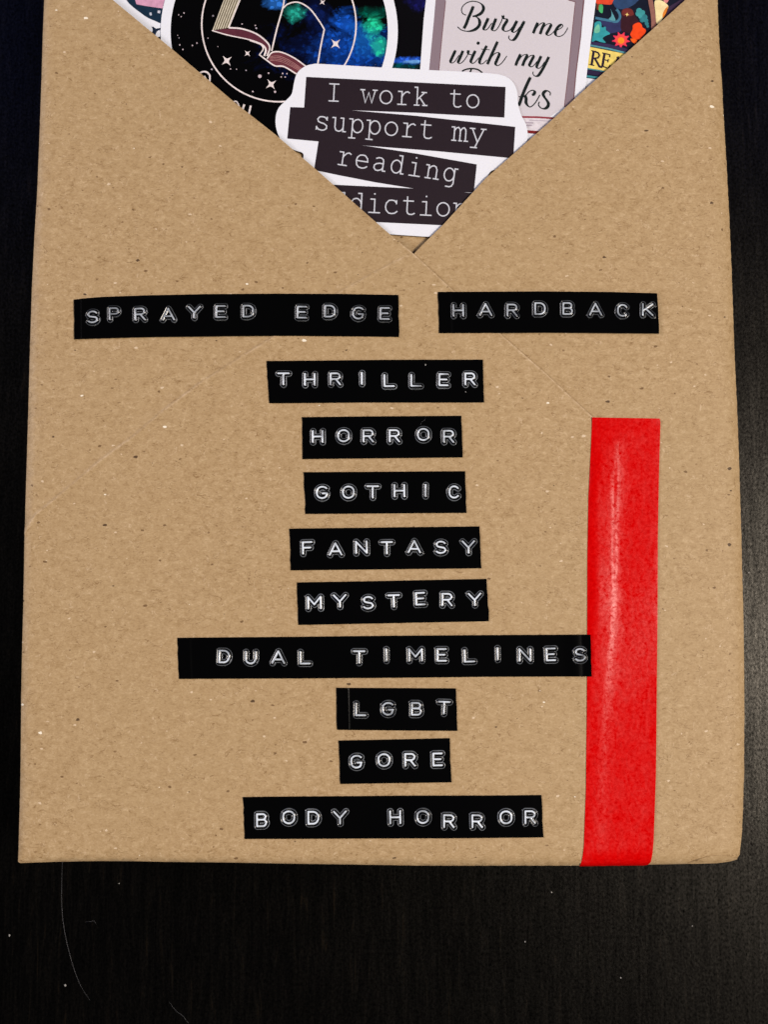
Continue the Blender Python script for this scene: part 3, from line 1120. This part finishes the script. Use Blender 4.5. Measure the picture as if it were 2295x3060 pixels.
# round leafy sticker in the top left corner
z = T - 0.00145
cd = (300, 0, .15672)
sb = patch('sticker', [(250, -140), (620, -140), (620, 130), (560, 240), (500, 225), (440, 180)], z, WHITE, None, 0.00012)
tag(sb, 'white edged round teal sticker with a pink patch, in the top left of the pocket', 'sticker', SK)
patch('teal_picture', catmull(Q(*cd, [(330, -300), (490, 0), (600, 120), (760, 245), (900, 340), (1050, 405), (1165, 445), (1500, 470), (1800, -300)]), 5), z + 0.000012, ink(20, 44, 66), sb)
patch('pink_patch', Q(*cd, [(600, -300), (655, 0), (682, 82), (900, 120), (1100, 150), (1350, 180), (1400, -300)]), z + 0.00002, ink(214, 160, 192), sb)
patch('printed_dot', Q(*cd, [(930, 240), (968, 238), (975, 285), (950, 298), (930, 280)]), z + 0.00002, ink(190, 196, 214), sb)
patch('printed_dot', Q(*cd, [(1088, 198), (1140, 202), (1132, 256), (1082, 246)]), z + 0.00002, ink(210, 212, 228), sb)
patch('printed_leaf', Q(*cd, [(962, 508), (1010, 512), (1050, 545), (1150, 530), (1200, 560), (1085, 585), (1050, 640), (1035, 700), (940, 640), (992, 590), (988, 545)]), z + 0.000012, ink(26, 40, 62), sb)
patch('printed_leaf', Q(*cd, [(1085, 712), (1150, 685), (1230, 700), (1200, 850), (1100, 800)]), z + 0.000012, ink(26, 34, 46), sb)

# the "bury me" sticker
z = T - 0.00125
c3 = (1150, 0, .3617)
cB = (1520, 220, .14467)
cA = (1340, 0, .22905)
bu = patch('sticker', [(1282, -140), (1273, 0), (1266, 62), (1256, 203), (1245, 330), (1262, 412), (1320, 428), (1600, 428), (1726, 400), (1742, 330), (1757, 200), (1768, 110),
                       (1782, 0), (1795, -140)], z, WHITE, None, 0.00012)
tag(bu, 'white edged grey book sticker with black script reading Bury me with my Books', 'sticker', SK)
patch('mauve_cover', [(1308, -140), (1302, 0), (1296, 70), (1283, 203), (1270, 300), (1690, 320), (1715, 314), (1722, 220), (1736, 110), (1748, 0), (1755, -140)], z + 0.000010, MAUVE, bu)
patch('printed_page', [(1338, -140), (1332, 4), (1312.5, 205), (1298, 345), (1450, 349), (1640, 352), (1687, 318), (1700, 210), (1709, 110), (1720, 6), (1700, 2), (1560, -140)], z + 0.000018, PAGE, bu)
for ln_, w_ in (([(1332, 4), (1322, 100), (1312.5, 205), (1298, 345)], 2.0), ([(1748, -40), (1736, 110), (1722, 220), (1715, 300), (1712, 322)], 2.6), ([(1700, 0), (1720, 6), (1709, 110), (1700, 210), (1687, 318)], 2.0)):
    ribbons('page_outline', [(ln_, w_)], z + 0.000026, ink(120, 78, 84), bu)
patch('page_edges', Q(*cB, [(100, 905), (1400, 905), (1400, 1200), (100, 1200)]), z + 0.000014, ink(222, 216, 226), bu)
ribbons('cover_line', [(Q(*cB, [(120, 885), (240, 895), (600, 900), (880, 918), (1100, 940)]), 5.6)], z + 0.000030, ink(146, 58, 70), bu)
ribbons('cover_line', [(Q(*cB, [(200, 1195), (400, 1200), (600, 1215), (800, 1225)]), 9)], z + 0.000030, ink(124, 34, 36), bu)
ribbons('page_line', [(Q(*cB, [(330, 1012), (510, 1018)]), 4), (Q(*cB, [(340, 1070), (480, 1066)]), 4), (Q(*cB, [(430, 960), (840, 980)]), 2)], z + 0.000030, ink(178, 166, 182), bu)


def script(name, lines, sc, thick, thin):
    ribbons(name, [(catmull(Q(*sc, p_), 6), thick * sc[2]) if len(p_) > 1 else (Q(*sc, p_), thick * sc[2] * 1.15) for p_ in lines], z + 0.000036, BLACKINK, bu, pen=(thin * sc[2], thick))


script('printed_word', [
    [(325, 85), (300, 150), (265, 230), (235, 310), (205, 370)],
    [(230, 197), (190, 178), (172, 130), (190, 80), (240, 37), (310, 17), (385, 26), (440, 60), (460, 110), (435, 165), (380, 200), (320, 213)],
    [(320, 213), (370, 222), (405, 262), (408, 320), (370, 370), (310, 400), (240, 408), (170, 390), (120, 350)],
    [(520, 240), (480, 330), (462, 375), (480, 392), (515, 375), (570, 300)], [(622, 245), (585, 340), (572, 383), (598, 402), (640, 375), (690, 285), (708, 225), (700, 205)],
    [(712, 205), (725, 240), (770, 260), (725, 340), (715, 385), (745, 408), (800, 395), (840, 350)],
    [(895, 275), (855, 355), (835, 402), (855, 422), (895, 400), (940, 345)], [(992, 280), (940, 380), (900, 460), (860, 515), (815, 522), (790, 495), (795, 465)]], cA, 40, 13)
script('printed_word', [
    [(1168, 298), (1135, 370), (1110, 432)], [(1130, 400), (1180, 330), (1230, 298), (1250, 312), (1222, 380), (1200, 442)],
    [(1222, 395), (1270, 330), (1320, 308), (1342, 328), (1305, 400), (1285, 440), (1305, 462), (1345, 445), (1395, 395)],
    [(1395, 395), (1440, 385), (1485, 355), (1495, 330), (1470, 322), (1425, 362), (1398, 420), (1412, 465), (1455, 475), (1505, 450), (1545, 395), (1560, 360)]], cA, 38, 12)
script('printed_word', [
    [(92, 660), (50, 750), (30, 800), (45, 822), (85, 800), (140, 720)], [(190, 665), (150, 760), (130, 808), (150, 828), (195, 800), (250, 720), (265, 665)],
    [(262, 660), (262, 700), (305, 715), (335, 700)], [(352, 665), (312, 750), (295, 800), (312, 826), (350, 810), (400, 750)], [(390, 563)],
    [(500, 600), (450, 700), (410, 790), (418, 832), (458, 825), (505, 780)], [(432, 640), (540, 650)],
    [(642, 545), (590, 660), (540, 770), (512, 835)], [(550, 765), (600, 705), (648, 685), (665, 712), (632, 790), (618, 835), (645, 856), (700, 820), (765, 730)]], cA, 38, 12)
script('printed_word', [
    [(942, 710), (905, 790), (880, 852)], [(900, 820), (960, 735), (1010, 710), (1028, 725), (992, 800), (970, 857)],
    [(995, 812), (1050, 742), (1100, 720), (1112, 740), (1077, 810), (1060, 850), (1082, 872), (1120, 850), (1160, 800)],
    [(1212, 735), (1172, 820), (1155, 870), (1178, 892), (1215, 870), (1260, 805)], [(1312, 745), (1260, 850), (1215, 930), (1175, 985), (1130, 992), (1105, 960), (1110, 935)]], cA, 38, 12)
script('printed_word', [
    [(452, 80), (380, 230), (300, 420), (215, 660)], [(215, 475), (300, 480), (370, 430), (430, 370), (500, 342), (542, 375), (525, 425), (490, 440)],
    [(345, 455), (365, 520), (362, 590), (392, 650), (440, 688), (500, 660), (570, 580), (650, 440)],
    [(862, 450), (862, 392), (810, 357), (755, 368), (718, 420), (748, 490), (802, 565), (828, 630), (800, 695), (730, 725), (660, 700), (620, 640), (642, 582)]], cB, 66, 24)
script('printed_word', [[(180, 928), (240, 902), (320, 895), (390, 910), (445, 950)], [(300, 905), (270, 985)]], cA, 30, 20)

# galaxy book sticker
z = T - 0.00120
GX, GY = 834, 94
ga = patch('sticker', circ(GX, GY, 355, 96), z, WHITE, None, 0.00012)
tag(ga, 'round black galaxy sticker with an open book in thin pale lines, white rim', 'sticker', SK)
GAL = galaxy_mat('galaxy_painted_sheen', [(1010, 130, 200, 95, (0.003, 0.012, 0.10), 0.9), (1060, 150, 150, 85, (0.005, 0.07, 0.46), 1.0),  # blue and green foil sheen painted as fixed blobs
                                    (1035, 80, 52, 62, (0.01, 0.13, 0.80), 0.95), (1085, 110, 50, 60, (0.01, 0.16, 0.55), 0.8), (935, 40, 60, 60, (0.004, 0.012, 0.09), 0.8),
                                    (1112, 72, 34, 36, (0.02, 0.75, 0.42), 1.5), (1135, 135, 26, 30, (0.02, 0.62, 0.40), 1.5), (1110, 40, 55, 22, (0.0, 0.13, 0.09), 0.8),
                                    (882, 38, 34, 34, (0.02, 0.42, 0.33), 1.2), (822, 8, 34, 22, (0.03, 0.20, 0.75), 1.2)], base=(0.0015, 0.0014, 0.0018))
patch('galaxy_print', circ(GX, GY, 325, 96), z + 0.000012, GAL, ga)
zr = z + 0.000022
PALE = ink(236, 226, 228)
c1 = (300, 0, .4219)
ring = circ(833, 73, 231, 96)
ribbons('printed_ring', [(ring + ring[:1], 4.4)], zr, PALE, ga)
patch('page_block', Q(*c1, [(880, -20), (1000, -20), (912, 196), (790, 218)]), zr, ink(120, 112, 92), ga)
ribbons('page_line', [(Q(*c1, [(882 + k * 17, -20), (795 + k * 17.5, 214 - k * 3)]), 2.3) for k in range(7)], zr + 0.000008, ink(226, 218, 200), ga)
patch('book_cover', catmull(Q(*c1, [(790, 216), (860, 205), (930, 205), (1010, 214), (1090, 240), (1160, 285), (1192, 330), (1180, 385), (1150, 330), (1120, 305), (1040, 280), (920, 252), (840, 236)]), 4, True), zr, ink(92, 44, 58), ga)
patch('book_cover', Q(*c1, [(1180, 415), (1220, 372), (1290, 372), (1370, 410), (1450, 475), (1400, 530), (1310, 480), (1235, 468)]), zr, ink(104, 52, 62), ga)
ribbons('book_line', [(catmull(Q(*c1, p_), 5), w) for p_, w in (
    ([(995, -20), (950, 90), (908, 194)], 3.4), ([(908, 196), (1000, 204), (1100, 238), (1175, 295), (1198, 340), (1180, 395)], 4.6),
    ([(790, 216), (900, 248), (1050, 280), (1125, 308), (1152, 345), (1125, 388)], 3.4), ([(1125, 388), (1175, 425), (1235, 466), (1300, 472), (1395, 528)], 4.0),
    ([(1303, -20), (1290, 60), (1250, 200), (1212, 360)], 4.4), ([(1290, 60), (1330, 27), (1400, 16), (1480, 60), (1550, 150), (1585, 208)], 4.0),
    ([(1585, 208), (1560, 330), (1538, 460)], 4.4), ([(1180, 415), (1215, 372), (1280, 370), (1370, 410), (1455, 470)], 4.0), ([(1060, 285), (1140, 315), (1170, 350), (1160, 395)], 5.5))], zr + 0.000012, PALE, ga)
ribbons('page_line', [(catmull(Q(*c1, [(1200, 400 + 9 * k), (1270, 398 + 12 * k), (1350, 435 + 11 * k), (1425, 485 + 8 * k)]), 4), 1.2) for k in range(4)], zr + 0.000010, ink(190, 140, 140), ga)
for (x, y, r) in ((893, 430, 46), (1040, 378, 28), (1208, 597, 46), (1572, 15, 26), (1665, 310, 45)):
    patch('printed_star', Q(*c1, sparkle(x, y, r, -0.75 + 0.12 * math.sin(x), 0.33)), zr, PALE, ga)
for (x, y, r) in ((1128, 540, 13), (1236, 650, 8), (560, 318, 5), (650, 322, 5), (682, 305, 5), (582, 350, 5), (1078, 648, 6), (920, 488, 5), (1190, 518, 6), (1290, 520, 6), (1320, 522, 5), (1280, 545, 5),
                  (1308, 545, 5), (590, 92, 5), (570, 118, 4), (552, 105, 4), (1002, 170, 5), (1096, 180, 5), (962, 490, 4), (545, 250, 3), (760, 270, 4), (830, 330, 3)):
    patch('printed_star', Q(*c1, circ(x, y, r, 8)), zr, ink(206, 190, 200), ga)
cD = (560, 180, .18083)
ribbons('printed_word', [(catmull(Q(*cD, p_), 4), w) for p_, w in (([(190, 215), (260, 188), (325, 202), (366, 262), (362, 360)], 5.0), ([(275, 262), (292, 285), (305, 320)], 4.5),
                         ([(750, 690), (800, 680), (840, 730), (860, 800)], 4.2), ([(935, 735), (920, 780), (900, 850)], 6), ([(1042, 755), (1030, 810), (1010, 900)], 5.6))], zr, PALE, ga)

# top sticker: I work to support my reading addiction
z = T - 0.00098
c2 = (700, 150, .6028)
outl = [(430, 68), (700, 84), (1000, 100), (1220, 112), (1320, 122), (1375, 150), (1402, 200), (1408, 270), (1425, 325), (1448, 370), (1455, 425), (1440, 480), (1395, 530),
        (1340, 580), (1310, 592), (1275, 598), (1258, 625), (1257, 655), (1262, 720), (1240, 820), (1180, 900), (1090, 925), (985, 926), (780, 913), (600, 905), (450, 900), (350, 800),
        (330, 650), (338, 560), (343, 520), (333, 506), (300, 496), (250, 470), (222, 430), (206, 380), (205, 330), (220, 285), (260, 245), (285, 215), (296, 160), (312, 112), (350, 80), (390, 69)]
wk = patch('sticker', catmull(Q(*c2, outl), 3, True), z, WHITE, None, 0.00016)
tag(wk, 'topmost sticker with typewriter words I work to support my reading addiction on dark bars', 'sticker', SK)
zp = z + 0.000012
patch('dark_bar', Q(*c2, [(356, 132), (1346, 182), (1340, 334), (900, 310), (560, 297), (560, 320), (344, 310)]), zp, INK, wk)
patch('dark_bar', Q(*c2, [(277, 282), (350, 284), (560, 296), (900, 325), (1394, 380), (1384, 536), (1000, 500), (660, 474), (500, 460), (262, 438)]), zp + 0.000005, INK, wk)
patch('dark_bar', Q(*c2, [(418, 448), (660, 475), (900, 512), (1203, 566), (1188, 706), (1000, 700), (905, 688), (700, 655), (520, 620), (395, 594)]), zp + 0.00001, INK, wk)
patch('dark_bar', Q(*c2, [(440, 664), (600, 672), (900, 686), (1230, 712), (1200, 880), (1040, 868), (700, 852), (430, 836)]), zp + 0.000015, INK, wk)

TW = {
    'I': [[(-.38, 1.32), (.38, 1.32)], [(0, 1.32), (0, 0)], [(-.38, 0), (.38, 0)]],
    'w': [[(-.66, 1), (-.3, 1)], [(.3, 1), (.66, 1)], [(-.5, 1), (-.25, 0), (0, .8), (.25, 0), (.5, 1)]],
    'o': [arc(0, .5, .46, .5, 0, 360, 20)],
    'r': [[(-.42, 1), (-.12, 1), (-.12, 0)], [(-.44, 0), (.25, 0)], [(-.12, .6), (.0, .8), (.15, .95), (.33, 1), (.48, .9)]],
    'k': [[(-.5, 1.38), (-.27, 1.38), (-.27, 0)], [(-.5, 0), (-.08, 0)], [(.05, 1), (.45, 1)], [(.3, 1), (-.27, .42)], [(-.08, .6), (.36, 0)], [(.15, 0), (.54, 0)]],
    't': [[(-.12, 1.32), (-.12, .22), (-.06, .07), (.06, 0), (.28, .0), (.46, .1)], [(-.42, 1), (.36, 1)]],
    's': [[(.36, 1), (.36, .74)], [(.36, .8), (.2, .96), (0, 1), (-.2, .97), (-.34, .8), (-.28, .62), (-.1, .54), (.15, .48), (.36, .34), (.36, .14), (.2, .01), (0, -.02), (-.25, .04), (-.4, .22)], [(-.4, .26), (-.4, 0)]],
    'u': [[(-.55, 1), (-.32, 1), (-.32, .3), (-.24, .08), (-.06, 0), (.12, .04), (.3, .25)], [(.06, 1), (.3, 1), (.3, 0), (.52, 0)]],
    'p': [[(-.58, 1), (-.32, 1), (-.32, -.42)], [(-.56, -.42), (-.05, -.42)], arc(.07, .5, .39, .5, 0, 360, 18)],
    'm': [[(-.66, 1), (-.44, 1), (-.44, 0)], [(-.62, 0), (-.26, 0)], [(-.44, .72), (-.3, .95), (-.15, 1), (-.02, .85), (0, .6), (0, 0)], [(-.1, 0), (.16, 0)], [(0, .72), (.14, .95), (.28, 1), (.4, .85), (.42, .6), (.42, 0)], [(.3, 0), (.62, 0)]],
    'y': [[(-.62, 1), (-.22, 1)], [(.22, 1), (.62, 1)], [(-.44, 1), (0, .02)], [(.44, 1), (-.16, -.42)], [(-.5, -.42), (.0, -.42)]],
    'e': [[(-.44, .52), (.44, .52), (.4, .76), (.2, .97), (0, 1), (-.22, .96), (-.4, .76), (-.45, .5), (-.38, .2), (-.2, .03), (.04, -.01), (.25, .03), (.44, .16)]],
    'a': [[(-.32, .9), (-.1, .99), (.1, .98), (.24, .88), (.28, .72), (.28, .0), (.5, 0)], [(.28, .55), (0, .57), (-.25, .5), (-.4, .36), (-.4, .16), (-.25, .0), (-.05, -.01), (.15, .08), (.28, .22)]],
    'd': [[(.06, 1.38), (.32, 1.38), (.32, 0), (.54, 0)], arc(-.07, .5, .39, .5, 0, 360, 18)],
    'i': [[(-.3, 1), (.02, 1), (.02, 0)], [(-.42, 0), (.44, 0)], [(0, 1.4)]],
    'n': [[(-.54, 1), (-.32, 1), (-.32, 0)], [(-.54, 0), (-.08, 0)], [(-.32, .7), (-.15, .92), (.05, 1), (.22, .93), (.32, .7), (.32, 0)], [(.1, 0), (.54, 0)]],
    'g': [arc(-.07, .5, .39, .5, 0, 360, 18), [(.56, 1), (.32, 1), (.32, -.15), (.22, -.36), (.05, -.44), (-.25, -.43)]],
    'c': [[(.36, 1), (.36, .72)], [(.36, .8), (.2, .97), (0, 1), (-.2, .97), (-.4, .76), (-.45, .5), (-.4, .24), (-.2, .02), (.04, -.01), (.25, .03), (.44, .18)]],
}


def typed(word, x0, y0, adv, slope, xh, w=5.0):
    """characters on a sloping base line, crop c2 units"""
    lines = []
    ca, sa = math.cos(math.atan(slope)), math.sin(math.atan(slope))
    for k, ch in enumerate(word):
        if ch == ' ':
            continue
        cx, cy = x0 + adv * k, y0 + adv * k * slope
        for s_ in TW[ch]:
            pts = [(cx + (u * ca + v * sa) * xh, cy + (u * sa - v * ca) * xh) for u, v in s_]
            lines.append((Q(*c2, pts), w * 0.6028 * 1.35 if len(pts) == 1 else w * 0.6028))
    return lines


zt = zp + 0.000024
for wd, x0, y0, adv, sl, xh in (('I', 492, 252, 86.3, .047, 64), ('work', 665, 261, 86, .047, 64), ('to', 1096, 281, 86, .047, 64),
                                ('support', 432, 395, 86, .080, 66), ('my', 1118, 449, 87, .080, 66), ('reading', 541, 570, 87.5, .150, 64), ('addiction', 436, 792, 85.5, .050, 66)):
    ribbons('printed_word', typed(wd, x0, y0, adv, sl, xh, 6.2), zt, TYPE, wk)

# ------------------------------------------------------------------ dust and hair
DUST = plain('pale_dust', (0.36, 0.35, 0.34), 0.8, 0.2)


def strand(name, px, z0, r, label, cat, mat):
    p = catmull(px, 8)
    xy = to2(p, z0)
    verts, faces = [], []
    for i in range(len(xy)):
        t = xy[min(i + 1, len(xy) - 1)] - xy[max(i - 1, 0)]
        t = t / np.hypot(*t)
        n_ = np.array([-t[1], t[0]])
        rr = r * (0.35 + 0.65 * math.sin(math.pi * (i + 0.5) / len(xy)))
        for k in range(5):
            an = 2 * math.pi * k / 5
            q = xy[i] + n_ * rr * math.cos(an)
            verts.append((q[0], q[1], z0 + r + rr * math.sin(an)))
    for i in range(len(xy) - 1):
        for k in range(5):
            faces.append((i * 5 + k, i * 5 + (k + 1) % 5, (i + 1) * 5 + (k + 1) % 5, (i + 1) * 5 + k))
    return tag(mesh_obj(name, verts, faces, mat, None, True), label, cat)


HAIR = plain('pale_hair', (0.09, 0.09, 0.10), 0.4, 0.5)
strand('hair', [(186, 2560), (184, 2610), (183, 2680), (186, 2740), (195, 2800), (207, 2850), (220, 2895), (240, 2945), (268, 2990)], 0.0001, 0.000035,
       'thin pale hair curving down the dark desk below the lower left corner of the book', 'hair', HAIR)
strand('lint_thread', [(255, 2755), (268, 2754), (280, 2752), (287, 2762)], 0.0001, 0.00003, 'tiny hooked thread of lint on the desk beside the long hair', 'lint', HAIR)
strand('lint_thread', [(505, 2995), (525, 3020), (545, 3035), (562, 3058)], 0.0001, 0.00003, 'faint bent thread of lint at the bottom edge of the desk', 'lint', HAIR)
strand('lint_thread', [(1272, 1248), (1268, 1256), (1260, 1262), (1256, 1272)], T + 0.00022, 0.000018, 'faint curl of lint above the second O on the HORROR label', 'lint', HAIR)


def fleck(px, py, w, h, z0, label, rot=0.2):
    x, y = P(px, py, z0)
    k = 0.072 * MM
    verts, faces = [], []
    n_ = 7
    jj = rng.uniform(0.75, 1.15, n_)
    for lev, sc_ in ((0, 1.0), (0.5, 0.85), (0.8, 0.35)):
        for i in range(n_):
            an = 2 * math.pi * i / n_ + rot
            verts.append((x + math.cos(an) * w * k / 2 * sc_ * jj[i], y + math.sin(an) * h * k / 2 * sc_ * jj[i], z0 + lev * min(w, h) * k * 0.5))
    for r in range(2):
        for i in range(n_):
            faces.append((r * n_ + i, r * n_ + (i + 1) % n_, (r + 1) * n_ + (i + 1) % n_, (r + 1) * n_ + i))
    faces.append(tuple(range(2 * n_, 3 * n_)))
    tag(mesh_obj('dust_fleck', verts, faces, DUST), label, 'dust fleck', 'pale dust flecks on the desk and labels')


zl = T + 0.00010
fleck(1271.5, 1090.5, 6, 11, zl, 'largest pale dust fleck, above the second L on the THRILLER label')
fleck(1392, 1171.5, 4, 4, zl, 'tiny pale dust fleck below the final R on the THRILLER label')
fleck(27, 2795, 5, 9, 0, 'pale dust fleck on the desk at the left edge of the photo')
fleck(194, 2944, 7, 9, 0, 'bluish dust fleck on the desk just left of the hair')
fleck(355, 2640, 4, 4, 0, 'tiny dust fleck on the desk under the lower left of the book')
fleck(1856, 2922, 5, 5, 0, 'bright dust fleck on the desk near the bottom right')
fleck(1649, 2666, 6, 6, 0, 'pale dust fleck on the desk below the left edge of the red tape')
fleck(2070, 2767, 4, 5, 0, 'pale dust fleck on the desk below the lower right corner of the book')
fleck(1570, 2814, 4, 6, 0, 'small dust fleck on the desk below the middle of the book')
fleck(2238, 1711, 6, 7, 0, 'pale dust fleck on the desk close to the right side of the book')

for o in scene.objects:
    if '_o' in o:
        del o['_o']
